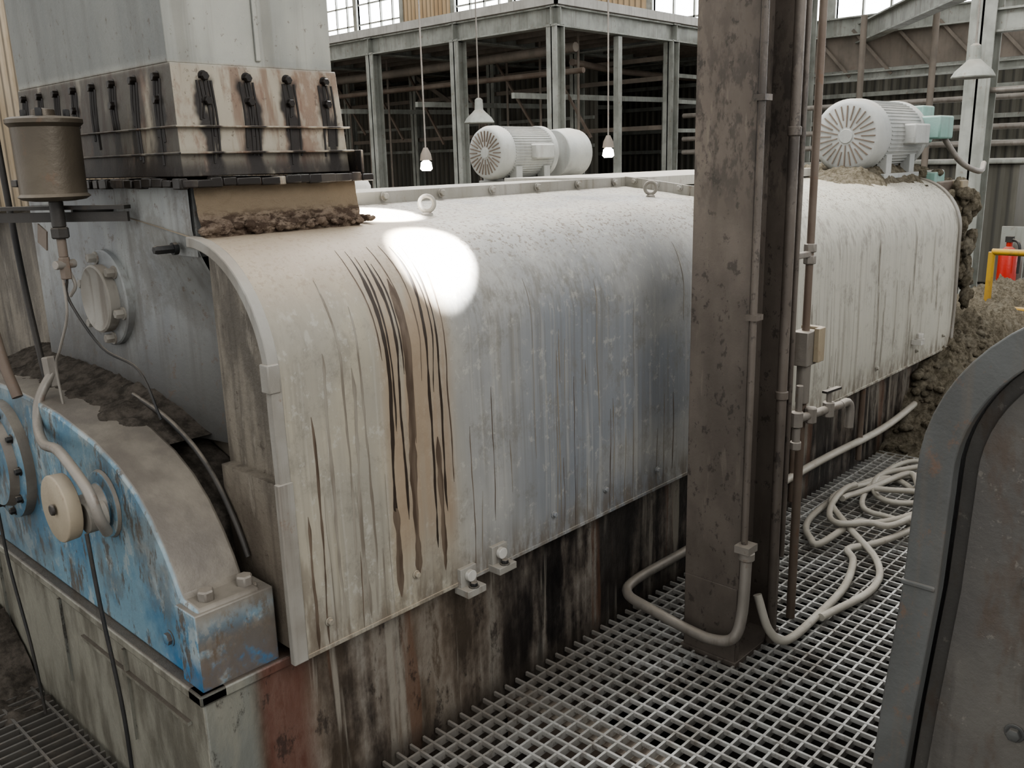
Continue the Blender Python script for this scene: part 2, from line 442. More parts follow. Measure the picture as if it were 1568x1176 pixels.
for xc,w,zt,zb,m_ in ((1.445,.016,1.475,.60,dripdark_m),(1.462,.008,1.46,1.0,dripdark_m),(1.482,.012,1.45,.74,dripdark_m),(1.50,.006,1.44,1.15,dripdark_m),
    (1.592,.013,1.475,.62,dripdark_m),(1.608,.007,1.46,1.08,dripdark_m),(1.632,.012,1.47,.72,dripdark_m),(1.425,.006,1.48,1.2,dripbrown_m),(1.53,.007,1.48,.95,dripbrown_m),(1.565,.006,1.48,1.12,dripbrown_m),
    (1.515,.03,1.40,.56,dripbrown_m),(1.445,.034,.80,.52,dripbrown_m),(1.61,.03,.95,.54,dripbrown_m),(1.655,.007,1.43,.8,dripbrown_m),(1.36,.010,1.35,.5,dripmid_m),(1.33,.016,1.2,.5,dripmid_m),(1.30,.010,1.42,.7,dripmid_m),(1.25,.014,1.25,.5,dripmid_m),(1.20,.010,1.1,.48,dripbrown_m),(1.165,.012,.85,.48,dripbrown_m)):
    run(b,xc,w,zt,zb,m_,xc*13)
for i in range(34):
    xx=rr.uniform(1.72,3.1) if rr.random()<.7 else rr.uniform(1.14,1.42)
    zt=rr.choice((rr.uniform(.6,.9),rr.uniform(.8,1.4))); run(b,xx,rr.uniform(.0025,.008),zt,max(.48,zt-rr.uniform(.08,.7)),rr.choice((dripmid_m,dripmid_m,dripbrown_m)),i,.0012,.008)
for i in range(20):
    xx=rr.uniform(3.65,5.9); zt=rr.uniform(.7,1.35); run(b,xx,rr.uniform(.004,.012),zt,max(.48,zt-rr.uniform(.1,.6)),rr.choice((dripmid_m,dripbrown_m)),i+50,.0014,.008)
b.obj('hood_liquor_runs',press,0,180)
b=B()
for x0,x1 in ((1.11,3.42),(3.44,6.0)):
    b.box((x0,1.812,.470),(x1,1.835,.482),hood_m)
for x in (1.2,1.5,2.1,2.38,2.7,3.1,3.6,4.2,4.8,5.4,5.85):
    b.bolt((x,1.813,.56+.012*math.sin(x*9)),(0,-1,0),.009,hood_m,.010)
b.obj('hood_edge_strip',press,.002)
def offset(pr,d):
    out=[]
    for i,(y,z) in enumerate(pr):
        a=pr[max(i-1,0)]; c=pr[min(i+1,len(pr)-1)]
        tx,tz=c[0]-a[0],c[1]-a[1]; L=math.hypot(tx,tz); nx_,nz_=tz/L,-tx/L
        out.append((y+nx_*d,z+nz_*d))
    return out
b=B()
frontrim=[p for p in half if p[0]<2.16]
for (x0,x1,pr,w) in ((1.095,1.125,frontrim,.022),(5.985,6.03,full,.045)):
    o=offset(pr,-.005); i_=offset(pr,w)
    n=len(o); vs=[(x0,*p) for p in o]+[(x0,*p) for p in i_]+[(x1,*p) for p in i_]+[(x1,*p) for p in o]; fs=[]
    for i in range(n-1):
        for k in range(4):
            a=k*n;c=((k+1)%4)*n; fs.append((a+i,a+i+1,c+i+1,c+i))
    fs+= [(0,n,2*n,3*n),(n-1,2*n-1,3*n-1,4*n-1)]
    b.add(vs,fs,lip_m)
b.box((1.088,1.812,1.18),(1.12,1.848,1.25),lip_m)
b.box((1.085,1.808,.47),(1.128,1.828,.955),lip_m)
b.obj('hood_rim',press,.003)
def ztop(y):
    yy=y if y<=YC else 2*YC-y
    for (a,c) in zip(half[2:],half[3:]):
        if a[0]-1e-6<=yy<=c[0]+1e-6:
            u=(yy-a[0])/max(c[0]-a[0],1e-6); return a[1]+(c[1]-a[1])*u
    return 1.2
b=B(); vs=[];fs=[]; NY,NZ=90,24
def endx(y): return 1.135+.075*sst(2.12,2.15,y)
for i in range(NY+1):
    y=1.84+(4.16-1.84)*i/NY
    for j in range(NZ+1):
        z=.472+(ztop(y)-.472)*j/NZ; vs.append((endx(y),y,z))
for i in range(NY):
    for j in range(NZ):
        a=i*(NZ+1)+j; fs.append((a,a+1,a+NZ+2,a+NZ+1))
b.add(vs,fs,end_m)
b.box((1.10,1.829,.50),(1.14,2.10,.945),end_m)
b.obj('end_wall',press,0,30)
b=B(); vs=[];fs=[]
NY,NZ=50,40
for i in range(NY+1):
    y=2.155+(3.24-2.155)*i/NY
    for j in range(NZ+1):
        z=.95+(1.655-.95)*j/NZ
        vs.append((1.118+.085*sst(2.62,2.17,y)*sst(1.56,1.30,z),y,z))
for i in range(NY):
    for j in range(NZ):
        a=i*(NZ+1)+j; fs.append((a,a+1,a+NZ+2,a+NZ+1))
b.add(vs,fs,plate_m)
b.box((1.13,2.16,1.48),(1.2,3.235,1.654),plate_m)
b.box((1.125,3.225,.95),(1.3,3.245,1.654),white_m)
b.obj('head_plate',press,0,50)
b=B(); b.prism([(y,z) for y,z in offset(full,.045)],5.9,5.95,brownpipe_m)
b.obj('discharge_end_wall',press)
b=B()
py_,pz_=2.69,1.335
b.lathe((1.125,py_,pz_),(-1,0,0),[(0,.142),(.022,.142),(.026,.138)],plate_m,40)
b.lathe((1.10,py_,pz_),(-1,0,0),[(0,.100),(.028,.100),(.032,.094),(.024,.076),(.022,.0)],lip_m,40)
for i in range(6):
    a=i*math.pi/3+.3; b.bolt((1.10,py_+.12*math.cos(a),pz_+.12*math.sin(a)),(-1,0,0),.014,lip_m,.022)
b.bolt((1.115,2.24,1.50),(-1,0,0),.012,black_m,.05)
b.obj('inspection_port',press)
b=B()
b.box((.867,1.875,-.45),(6.9,4.12,.455),base_m)
b.box((.857,1.865,.44),(6.9,1.93,.47),base_m)
b.box((.857,1.865,.44),(.93,4.13,.47),base_m)
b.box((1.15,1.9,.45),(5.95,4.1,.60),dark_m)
b.obj('base_frame',press,.006)
b=B()
b.beam((.862,1.95,.36),(.862,2.6,.36),.012,.01,base_m)
for y in (2.3,2.75,3.3):
    b.box((.858,y,.15),(.869,y+.012,.43),base_m)
b.obj('frame_welds',press)
b=B()
for x,z in ((1.655,.475),(1.79,.50)):
    b.box((x,1.765,z-.03),(x+.075,1.825,z-.008),lip_m)
    b.box((x+.005,1.80,z-.03),(x+.07,1.822,z+.05),lip_m)
    b.lathe((x+.038,1.80,z+.025),(0,-1,0),[(0,.018),(.015,.018)],white_m,16)
    b.bolt((x+.038,1.78,z-.008),(0,0,1),.012,black_m,.012)
for x in (5.3,):
    b.box((x,1.76,.60),(x+.06,1.82,.63),white_m); b.bolt((x+.03,1.78,.63),(0,0,1),.02,white_m,.03)
b.obj('hood_clamps',press,.003)
b=B()
for x,y in ((1.95,2.2),(3.20,2.2)):
    zz=ztop(y)
    b.lathe((x,y,zz-.005),(0,0,1),[(0,.02),(.01,.018),(.014,.01)],lip_m,16)
    b.ring((x,y,zz+.036),(.8,.6,0),.024,.007,lip_m)
b.obj('lifting_eyes',press)
b=B()
b.beam((1.70,2.46,1.585),(3.45,2.50,1.590),.012,.045,flange_m)
b.beam((1.70,2.48,1.566),(3.45,2.52,1.570),.05,.012,flange_m)
sec=[p for p in full if 1.84<p[0]<2.52 and p[1]>1.2]
fl=[(3.43,y,z+.018) for y,z in sec if z>1.45]+[(3.43,2.5,ztop(2.5)+.018)]
for p,q in zip(fl,fl[1:]): b.beam(p,q,.012,.05,flange_m)
for i in range(6):
    b.bolt((1.98+i*.27,2.45+.007*i,1.592),(0,-1,0),.012,flange_m,.012)
for y in (2.2,2.32,2.44): b.bolt((3.422,y,ztop(y)+.028),(-1,0,0),.011,flange_m,.012)
b.box((3.47,2.4,1.565),(5.2,3.3,1.61),white_m)
b.obj('section_flange',press,.002)

# bearing housing
hp=[(1.885,.468),(1.885,.68),(1.965,.685),(1.99,.735),(2.03,.795),(2.09,.865),(2.16,.92),(2.25,.965),(2.38,1.005),(2.6,1.04),(2.8,1.055),(3.0,1.06)]
hpf=hp+[(2*YC-y,z) for y,z in reversed(hp[:-1])]
b=B(); b.prism(hpf,.885,1.055,blue_m,segs=3)
inn=[(max(y,2.08) if y<3 else min(y,3.92),max(z-.06,.468)) for y,z in hpf]
b.prism(inn,1.05,1.21,grime_m)
b.obj('bearing_housing',press,.010,35)
b=B()
b.box((.872,1.878,.468),(1.085,1.975,.672),blue_m)
for x in (.93,1.035): b.bolt((x,1.925,.672),(0,0,1),.022,pipe_m,.028)
b.obj('housing_foot',press,.01)
b=B()
b.lathe((.885,3.04,.82),(-1,0,0),[(0,.19),(.03,.19),(.035,.175),(.035,.15),(.06,.14),(.06,.05),(.09,.045),(.09,0)],blue_m,48)
for i in range(10):
    a=i*math.pi/5; b.bolt((.852,3.04+.165*math.cos(a),.82+.165*math.sin(a)),(-1,0,0),.011,black_m,.014)
b.bolt((.885,2.05,.55),(-1,0,0),.016,blue_m,.012)
b.obj('bearing_cover',press)
b=B()
b.lathe((.80,2.36,.855),(-1,0,0),[(0,.088),(.035,.09),(.038,.086),(.036,.02),(.034,0)],wood_m,36)
b.lathe((.76,2.36,.855),(-1,0,0),[(0,.016),(.008,.014)],black_m,12)
b.lathe((.885,2.34,.84),(-1,0,0),[(0,.095),(.012,.09),(.016,.06),(.04,.055),(.045,.04),(.09,.04)],blue_m,30)
b.lathe((.86,2.30,.83),(-1,0,0),[(0,.04),(.05,.04)],lip_m,20)
b.obj('gland_plug',press,.002)
b=B()
def hz(y):
    yy=y if y<=3 else 6-y
    for a,c in zip(hp[1:],hp[2:]):
        if a[0]<=yy<=c[0]: return a[1]+(c[1]-a[1])*(yy-a[0])/max(c[0]-a[0],1e-6)
    return 1.06
b.mound(.935,1.21,2.30,3.6,lambda x,y: hz(y)-.012+(.02+.05*sst(1.0,1.18,x)+.012*fn(x,y,18))*sst(2.30,2.52,y)*sst(.935,1.01,x+.02*fn(x,y,9)),grime_m,60,180,0)
b.obj('housing_dirt',press,0,180)
b=B(); b.tube([(1.09,y+.03,z+.03) for y,z in hp[2:10]],.008,black_m); b.obj('gap_shade_tube',press)  # black tube added to draw the dark gap behind the housing

# ------------------------------------------------------------------ chute
chute=empty('inlet_chute')
def taper(b,lo0,hi0,z0,lo1,hi1,z1,mat):
    vs=[(lo0[0],lo0[1],z0),(hi0[0],lo0[1],z0),(hi0[0],hi0[1],z0),(lo0[0],hi0[1],z0),(lo1[0],lo1[1],z1),(hi1[0],lo1[1],z1),(hi1[0],hi1[1],z1),(lo1[0],hi1[1],z1)]
    b.add(vs,[(0,3,2,1),(4,5,6,7),(0,1,5,4),(1,2,6,5),(2,3,7,6),(3,0,4,7)],mat)
b=B()
taper(b,(1.125,2.20),(1.615,3.2),1.955,(1.10,2.20),(1.615,3.2),3.4,chute_m)
taper(b,(1.115,2.165),(1.63,3.24),1.68,(1.125,2.19),(1.62,3.21),1.955,chute_m)
b.box((1.108,2.158,1.800),(1.636,3.245,1.805),chute_m)
b.box((1.108,2.150,1.735),(1.64,3.25,1.741),chute_m)
b.box((1.37,2.192,1.97),(1.385,2.2,3.4),chute_m)
b.obj('chute_body',chute,.004)
b=B()
b.box((1.085,2.115,1.655),(1.67,3.28,1.672),chute_m)
for i in range(16):
    x=1.085+.585*i/16; w=random.uniform(.03,.07)
    b.box((x,2.108+.006*random.random(),1.650+.006*random.random()),(min(x+w,1.672),2.13,1.673+.006*random.random()),tar_m if random.random()<.5 else chute_m)
for i in range(22):
    y=2.112+1.16*i/22; w=random.uniform(.03,.08)
    b.box((1.076+.006*random.random(),y,1.650+.006*random.random()),(1.10,y+w,1.673+.006*random.random()),tar_m if random.random()<.6 else chute_m)
b.box((1.645,2.13,1.675),(1.655,3.28,1.74),chute_m)
b.obj('chute_flange',chute,.003)
b=B()
def fy_(z): return 2.165+(z-1.68)/.275*.025
def fx_(z): return 1.115+(z-1.68)/.275*.010
for i in range(4):
    x=1.21+i*.122
    for z in (1.925,1.865):
        b.bolt((x,fy_(z)+.003,z),(0,-1,0),.011,tar_m,.014)
for i in range(8):
    y=2.26+i*.128
    b.bolt((fx_(1.925)+.003,y,1.925),(-1,0,0),.011,tar_m,.014)
    if i%2==0: b.bolt((fx_(1.87)+.003,y,1.87),(-1,0,0),.011,tar_m,.014)
for i in range(4):
    x=1.21+i*.122
    for k in range(5):
        xx=x+(k-2)*.009+random.uniform(-.004,.004); L=random.uniform(.06,.22)
        b.tube([(xx,fy_(1.915)+.002,1.915),(xx+.003,fy_(1.915-L*.5)+.002,1.915-L*.5),(xx-.003,fy_(1.915-L)+.002,1.915-L)],.0045,tar_m,6,4)
for i in range(8):
    y=2.26+i*.128
    for k in range(3):
        yy=y+(k-1)*.015; L=random.uniform(.08,.22)
        b.tube([(fx_(1.92)+.002,yy,1.92),(fx_(1.92-L*.5)+.002,yy+.006,1.92-L*.5),(fx_(1.92-L)+.002,yy-.004,1.92-L)],.006,tar_m,6,4)
b.obj('chute_bolts',chute)
b=B()
vs=[];fs=[];NX,NZ=110,36
for i in range(NX+1):
    u=i/NX; x=1.128+.50*u
    for j in range(NZ+1):
        v=j/NZ; z=1.505+.15*v
        band=math.exp(-((v-.32)/.18)**2)
        y=2.145-.018*(1-v)-.020*band*(.5+1.2*fn(x,z,18,3))-.003*fn(x,z,50,7)
        vs.append((x,y,z))
for i in range(NX):
    for j in range(NZ):
        a=i*(NZ+1)+j; fs.append((a,a+1,a+NZ+2,a+NZ+1))
b.add(vs,fs,pulp_m)
b.box((1.56,2.15,1.52),(1.628,3.2,1.655),pulp_m)
for i in range(60):
    x=1.13+.5*random.random(); s_=random.uniform(.005,.014)
    b.blob((x,2.12,1.54+.015*random.random()),(s_*1.4,s_,s_),pulp_m,.7,30,2,i)
for i in range(40):
    x=1.63+.06*random.random(); s_=random.uniform(.005,.012)
    b.blob((x,2.13+.5*random.random(),1.545),(s_*1.4,s_,s_),pulp_m,.7,30,2,i)
b.obj('chute_throat',chute,0,180)

# ------------------------------------------------------------------ lubricator
lub=empty('drip_lubricator')
lc=Vector((.956,2.575,1.625))
b=B()
b.lathe(lc,(0,0,1),[(0,.05),(.004,.078),(.012,.090),(.02,.082),(.19,.084),(.2,.094),(.21,.094),(.215,.085),(.22,.03),(.235,.028),(.24,.0)],brass_m,40)
for i in range(3):
    a=i*2.1; b.bolt(lc+Vector((.06*math.cos(a),.06*math.sin(a),.212)),(0,0,1),.009,black_m,.02)
b.obj('bowl',lub)
b=B()
b.beam(lc+Vector((-.12,.26,-.02)),lc+Vector((.13,-.14,-.02)),.03,.010,black_m)
b.beam(lc+Vector((-.12,.26,-.045)),lc+Vector((.13,-.14,-.045)),.010,.026,black_m)
b.cyl(lc+Vector((.05,.03,-.03)),lc+Vector((.17,.03,-.03)),.008,black_m)
b.cyl(lc+Vector((0,0,-.07)),lc+Vector((0,0,0)),.018,black_m)
b.cyl(lc+Vector((0,0,-.10)),lc+Vector((0,0,-.07)),.024,black_m,6)
b.cyl(lc+Vector((0,0,-.15)),lc+Vector((0,0,-.10)),.012,brownpipe_m)
b.cyl(lc+Vector((-.03,-.01,-.17)),lc+Vector((.03,.01,-.17)),.012,pipe_m)
b.cyl(lc+Vector((0,0,-.21)),lc+Vector((0,0,-.15)),.015,brownpipe_m,6)
b.obj('bracket_and_valve',lub)
b=B()
q=lc+Vector((0,0,-.21))
b.tube([q,q+Vector((0,.005,-.06)),q+Vector((.04,-.07,-.19)),q+Vector((.09,-.17,-.25)),q+Vector((.10,-.25,-.38))],.004,black_m,8)
b.tube([q+Vector((-.01,0,0)),q+Vector((-.01,.01,-.10)),q+Vector((-.02,.07,-.20)),q+Vector((-.02,.12,-.26)),q+Vector((-.02,.11,-.38))],.004,pipe_m,8)
b.tube([q+Vector((.01,0,.02)),q+Vector((.02,.0,-.02)),q+Vector((.01,.02,-.05))],.005,pipe_m,8)
b.obj('oil_lines',lub)
b=B(); b.box((lc.x-.02,lc.y+.05,1.50),(lc.x-.016,lc.y+.11,1.555),brownpipe_m,Matrix.Rotation(.35,3,'X')); b.obj('tag',lub)

b=B()
b.tube([(.84,2.98,2.3),(.84,2.95,1.55),(.85,2.88,1.2),(.86,2.82,1.06)],.016,brownpipe_m)
b.tube([(1.0,3.1,2.0),(1.0,3.05,1.4),(1.0,2.98,1.05)],.01,black_m)
b.obj('oil_supply_pipe')
b=B()
b.tube([(.95,2.78,1.12),(.90,2.76,1.06),(.87,2.72,.99),(.84,2.60,.965),(.82,2.45,.985),(.80,2.32,.98),(.80,2.22,.93),(.81,2.20,.86),(.84,2.24,.80)],.014,pipe_m,12)
b.cyl((.95,2.78,1.08),(.95,2.79,1.17),.02,pipe_m,6)
b.obj('flexible_conduit')
b=B(); b.tube([(.80,2.27,.80),(.80,2.25,.6),(.80,2.2,.3),(.79,2.18,.0)],.0055,black_m)
b.tube([(.80,2.98,.70),(.80,2.96,.5),(.80,2.88,.25),(.80,2.85,.02)],.005,black_m); b.obj('drain_hose')

# ------------------------------------------------------------------ motors
def motor(name,p,r,L,mat):
    e=empty(name); x,y,z=p
    b=B()
    b.lathe((x,y,z),(1,0,0),[(0,r*.3),(.002,r*.82),(.012,r*.92),(.035,r*.985),(L*.16,r),(L*.165,r*.97),(L*.2,r*.95),(L*.82,r*.95),(L*.83,r),(L*.9,r),(L*.94,r*.85),(L*.97,r*.4),(L,r*.35)],mat,56)
    nf=56
    for i in range(nf):
        a=2*math.pi*i/nf
        u=Vector((0,math.cos(a),math.sin(a)))
        b.beam(Vector((x+L*.2,y,z))+u*r*.96,Vector((x+L*.82,y,z))+u*r*.96,.005,.005,mat)
    b.obj('frame',e)
    b=B()
    for i in range(28):
        a=2*math.pi*i/28; u=Vector((0,math.cos(a),math.sin(a)))
        r0=.24 if i%2 else .42
        b.beam(Vector((x-.001,y,z))+u*r*r0,Vector((x-.001,y,z))+u*r*.8,.006,.006,brownpipe_m)
    b.lathe((x,y,z),(-1,0,0),[(0,r*.2),(.006,r*.18)],mat,20)
    b.obj('fan_grille',e)
    b=B()
    for sx in (.22,.68):
        for sy in (-1,1):
            b.box((x+L*sx,y+sy*r*.7-.03,z-r*1.12),(x+L*sx+.1*L,y+sy*r*.7+.03,z-r*.5),mat)
    b.box((x+L*.15,y-r*.9,z-r*1.16),(x+L*.85,y+r*.9,z-r*1.02),mat)
    b.obj('feet',e,.004)
    b=B()
    b.box((x+L*.45,y-r*1.25,z-r*.25),(x+L*.75,y-r*.85,z+r*.3),mat)
    b.obj('terminal_box',e,.01)
    return e
m1=motor('electric_motor',(3.94,3.9,1.745),.16,.55,motor_m)
b=B(); b.lathe((4.49,3.9,1.735),(1,0,0),[(0,.06),(.06,.06),(.07,.15),(.22,.16),(.3,.15),(.31,.08)],motor_m,40)
b.box((3.9,3.7,1.40),(4.85,4.1,1.56),white_m); b.obj('coupling_and_bed',m1,.006)
m2=motor('electric_motor',(5.3,2.28,1.785),.215,.80,motor_m)
b=B(); b.box((6.10,2.13,1.74),(6.30,2.33,1.97),teal_m); b.cyl((6.05,2.28,1.785),(6.5,2.28,1.785),.09,motor_m)
b.box((5.98,1.98,1.76),(6.22,2.13,1.90),teal_m)
b.tube([(6.2,2.05,1.8),(6.3,1.95,1.62),(6.55,1.9,1.55),(6.8,1.95,1.6)],.018,pipe_m)
b.box((5.5,2.1,1.50),(6.5,2.5,1.565),motor_m); b.obj('gear_coupling',m2,.012)
b=B()
b.lathe((3.1,4.3,1.2),(0,0,1),[(0,.22),(.38,.22),(.42,.2),(.45,.12),(.46,.0)],white_m,36)
b.obj('vent_cap')

b=B()
b.box((6.05,1.98,.9),(6.35,3.6,1.50),brownpipe_m)
b.box((6.03,2.0,1.35),(6.2,2.2,1.56),teal_m)
b.lathe((6.03,2.6,1.0),(1,0,0),[(0,.5),(.05,.5),(.08,.4),(.3,.38)],rim_m,40)
b.box((6.3,1.92,1.36),(6.42,2.05,1.5),box_m)
b.cyl((6.15,2.0,.47),(6.15,2.0,1.4),.03,pipe_m)
b.obj('discharge_drive',press,.01)

# ------------------------------------------------------------------ debris
b=B()
def pile(x,y):
    e=sst(4.95,6.0,x)*(.15+.75*sst(1.2,1.95,y))
    e*=sst(.95,1.35,y+.12*fn(x,0,2))
    return max(-.02, .64*e-.02+.05*fn(x,y,7)*sst(0,.2,e)+.035*fn(x,y,26)*sst(0,.1,e))
b.mound(4.9,8.8,.7,2.3,pile,mud_m,220,100,0)
for i in range(180):
    x=random.uniform(4.9,6.5); y=random.uniform(1.1,1.86); r=random.uniform(.008,.035)
    b.blob((x,y,pile(x,y)+r*.3),(r,r,r*.7),mud_m,.6,20,2,i)
b.obj('debris_pile',None,0,180)
b=B()
for i in range(190):
    x=random.uniform(6.03,6.5); y=random.uniform(1.88,2.08); z=random.uniform(.45,1.5)
    if random.random()<.25 and z>1.0: continue
    r=random.uniform(.02,.065); b.blob((x,y,z),(r,r*.7,r*1.1),mud_m,.8,16,3,i)
for i in range(14):
    x=random.uniform(6.04,6.5); y=random.uniform(1.95,2.4); r=random.uniform(.02,.05)
    b.blob((x,y,1.54+random.uniform(0,.03)),(r,r,r*.7),mud_m,.8,16,3,i)
for i in range(18):
    x=6.04-.03*i; b.blob((x,1.85,.45-.005*i),(.035,.03,.025),mud_m,.7,14,3,i)
b.obj('debris_on_drive',None,0,180)
b=B()
b.mound(4.85,6.15,1.98,2.9,lambda x,y:(.10*sst(4.85,5.4,x)*sst(1.98,2.2,y)*(1-.6*sst(2.5,2.8,y))+.028*fn(x,y,9)*sst(4.95,5.3,x)+.012*fn(x,y,34))-.015-.3*max(0,2.15-y),mud_m,130,80,1.53)
b.obj('debris_on_hood',None,0,180)
b=B()
b.mound(.2,.86,2.9,4.3,lambda x,y:.22*sst(.25,.8,x)*sst(2.95,3.4,y)+.04*fn(x,y,9)-.02,grime_m,60,90,0)
b.obj('sludge_heap',None,0,180)

# ------------------------------------------------------------------ grating + floor
b=B()
def grate(x0,x1,y0,y1,p=.052,px=.052):
    y=y0
    while y<y1: b.box((x0,y,-.025),(x1,y+.008,0),grate_m); y+=p
    x=x0
    while x<x1: b.box((x,y0,-.012),(x+.008,y1,.002),grate_m); x+=px
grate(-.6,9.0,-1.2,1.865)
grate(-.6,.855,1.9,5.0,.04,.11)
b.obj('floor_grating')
b=B(); b.box((-6,-8,-1.3),(9,22,-1.2),pit_m); b.box((9,-8,-.3),(16.2,22,-.02),conc_m); b.box((-.6,5.0,-.3),(9,22,-.02),conc_m)
b.obj('floor')
b=B()
for x in (1.9,3.9,5.9,7.9): b.box((x,-1.2,-.2),(x+.08,1.86,-.035),brownpipe_m)
b.obj('grating_support_beams')

# ------------------------------------------------------------------ building column
b=B()
x0,x1,y0,y1=2.507,2.80,1.35,1.56
b.box((x0,y0,0),(x0+.018,y1,5.2),col_m); b.box((x1-.018,y0,0),(x1,y1,5.2),col_m)
b.box((x0+.018,(y0+y1)/2-.006,0),(x1-.018,(y0+y1)/2+.006,5.2),col_m)
b.box((x0-.012,y0-.004,-.01),(x1+.012,y1+.004,.010),col_m)
b.box((x0-.004,y0+.004,.0),(x0,y1-.004,.28),col_m)
b.obj('steel_column',None,.003)
b=B()
b.tube([(3.6,1.84,.13),(3.0,1.84,.12),(2.62,1.845,.12),(2.50,1.80,.12),(2.46,1.68,.12),(2.45,1.50,.10),(2.45,1.40,.10),(2.46,1.335,.13),(2.485,1.322,.22),(2.50,1.322,.42)],.019,pipe_m,12)
b.cyl((2.50,1.322,.40),(2.50,1.322,.43),.026,pipe_m)
b.cyl((2.50,1.332,.42),(2.50,1.332,4.5),.011,col_m)
b.box((2.47,1.30,.43),(2.53,1.352,.455),pipe_m)
for z in (1.2,1.85): b.box((2.485,1.315,z),(2.53,1.352,z+.018),col_m)
b.obj('conduit_pipe')
b=B()
b.cyl((2.72,1.335,0),(2.72,1.335,4.5),.017,col_m)
for z in (.9,1.75): b.cyl((2.72,1.335,z),(2.72,1.335,z+.03),.022,col_m)
b.cyl((2.80,1.345,.3),(2.80,1.345,4.5),.009,col_m)
b.obj('riser_pipe')
b=B()
px,py=2.93,1.36
b.cyl((px,py,1.05),(px,py,4.5),.013,brownpipe_m); b.cyl((px,py,0),(px,py,1.0),.016,brownpipe_m)
b.cyl((px,py,1.33),(px,py,1.36),.022,pipe_m,6); b.cyl((px,py,1.37),(px,py,1.40),.022,pipe_m,6)
b.beam((2.80,py,1.365),(px,py,1.365),.02,.02,pipe_m)
b.box((px-.045,py-.03,.98),(px+.035,py+.03,1.10),pipe_m)
b.box((px+.035,py-.035,.99),(px+.06,py+.035,1.11),box_m)
b.box((px+.0,py-.05,.99),(px+.05,py-.03,1.11),box_m)
b.cyl((px-.005,py-.002,.84),(px-.005,py-.002,.98),.024,pipe_m)
b.obj('conduit_switch_box',None,.003)
b=B()
z=.80
b.cyl((2.84,1.34,z),(3.12,1.30,z),.015,pipe_m)
for q in ((2.85,1.338),(2.93,1.325),(3.04,1.31)):
    b.cyl((q[0],q[1],z-.028),(q[0],q[1],z+.028),.022,pipe_m,8)
b.cyl((2.85,1.338,z-.09),(2.85,1.338,z-.03),.014,pipe_m); b.cyl((2.85,1.338,z-.11),(2.85,1.338,z-.08),.02,pipe_m,8)
b.cyl((2.86,1.338,z+.02),(2.86,1.338,z+.12),.012,pipe_m)
b.cyl((3.04,1.31,z+.0),(3.04,1.31,z+.07),.01,pipe_m); b.beam((3.0,1.31,z+.07),(3.1,1.30,z+.07),.02,.008,black_m)
b.tube([(3.12,1.30,z),(3.17,1.295,z),(3.19,1.292,z-.03),(3.19,1.292,z-.10)],.016,pipe_m)
b.obj('water_tap_valve')

def loop(cx,cy,rx,ry,a0,a1,z,n=16,wob=.04,ph=0):
    return [(cx+rx*math.cos(a)+wob*math.sin(3*a+ph),cy+ry*math.sin(a)+wob*.6*math.cos(2*a+ph),z+.008*math.sin(2.3*a)) for a in [a0+(a1-a0)*i/n for i in range(n+1)]]
b=B()
h=[(2.66,1.36,.20),(2.66,1.31,.08),(2.72,1.27,.03),(2.95,1.27,.025),(3.25,1.29,.025),(3.5,1.36,.025)]
h+=loop(4.05,1.52,.50,.22,-2.6,3.2,.03,20)
h+=loop(4.2,1.50,.36,.16,3.3,8.4,.06,18,.05,1)
b.tube(h,.0155,hose_m,10,5)
b.tube([(2.95,1.25,.03),(3.3,1.20,.025),(3.55,1.28,.03),(3.75,1.50,.07),(4.0,1.68,.07),(4.35,1.68,.04),(4.75,1.5,.03),(4.95,1.3,.03),(4.8,1.1,.03)],.015,hose_m)
b.tube(loop(4.55,1.45,.32,.19,0,6.0,.05,18,.05,2),.0145,hose_m)
b.tube(loop(4.0,1.46,.30,.18,1,6.8,.09,18,.06,4),.0145,hose_m)
b.tube(loop(4.85,1.25,.42,.24,2,7.2,.05,18,.04,3),.0135,hose_m)
b.tube(loop(4.45,1.38,.50,.28,.5,5.9,.04,18,.06,5),.0135,hose_m)
b.obj('coiled_water_hose')
b=B(); b.tube([(3.3,1.835,.18),(4.2,1.835,.18),(5.0,1.83,.16),(5.6,1.82,.22)],.02,hose_m)
for x in (3.9,4.7): b.cyl((x,1.84,.05),(x,1.84,.46),.016,brownpipe_m)
b.obj('wash_down_pipe')

# ------------------------------------------------------------------ neighbouring press (right)
nb=empty('neighbouring_press')
Y2=.478; yc2=-.70
h2=[(Y2+.038,.45),(Y2+.020,.75),(Y2+.002,.98),(Y2-.004,1.17)]
R=.31
for i in range(15):
    a=math.pi/2*i/14; h2.append((Y2-R+(R-.004)*math.cos(a),1.18+R*math.sin(a)))
for i in range(1,9): h2.append((Y2-R+(yc2-Y2+R)*i/8,1.49+.05*math.sin(i/8*math.pi/2)))
f2=h2+[(2*yc2-y,z) for y,z in reversed(h2[:-1])]
def off2(pr,d):
    out=[]
    for i,(y,z) in enumerate(pr):
        a=pr[max(i-1,0)]; c=pr[min(i+1,len(pr)-1)]
        ty,tz=c[0]-a[0],c[1]-a[1]; L=math.hypot(ty,tz); out.append((y-tz/L*d,z+ty/L*d))
    return out
in2=off2(f2,.05)
b=B()
b.prism(f2,1.5,5.5,tank_m,caps=False,closed=False,segs=10)
n=len(f2); x0_,x1_=1.475,1.51
vs=[(x0_,*p) for p in off2(f2,-.006)]+[(x0_,*p) for p in in2]+[(x1_,*p) for p in in2]+[(x1_,*p) for p in off2(f2,-.006)]; fs=[]
for i in range(n-1):
    for k in range(4):
        a=k*n;c_=((k+1)%4)*n; fs.append((a+i,a+i+1,c_+i+1,c_+i))
b.add(vs,fs,rim_m)
b.box((1.472,Y2-.045,.978),(1.50,Y2+.012,.988),rim_m)
b.obj('hood',nb,.003)
b=B()
b.prism(in2,1.53,1.56,tank_m)
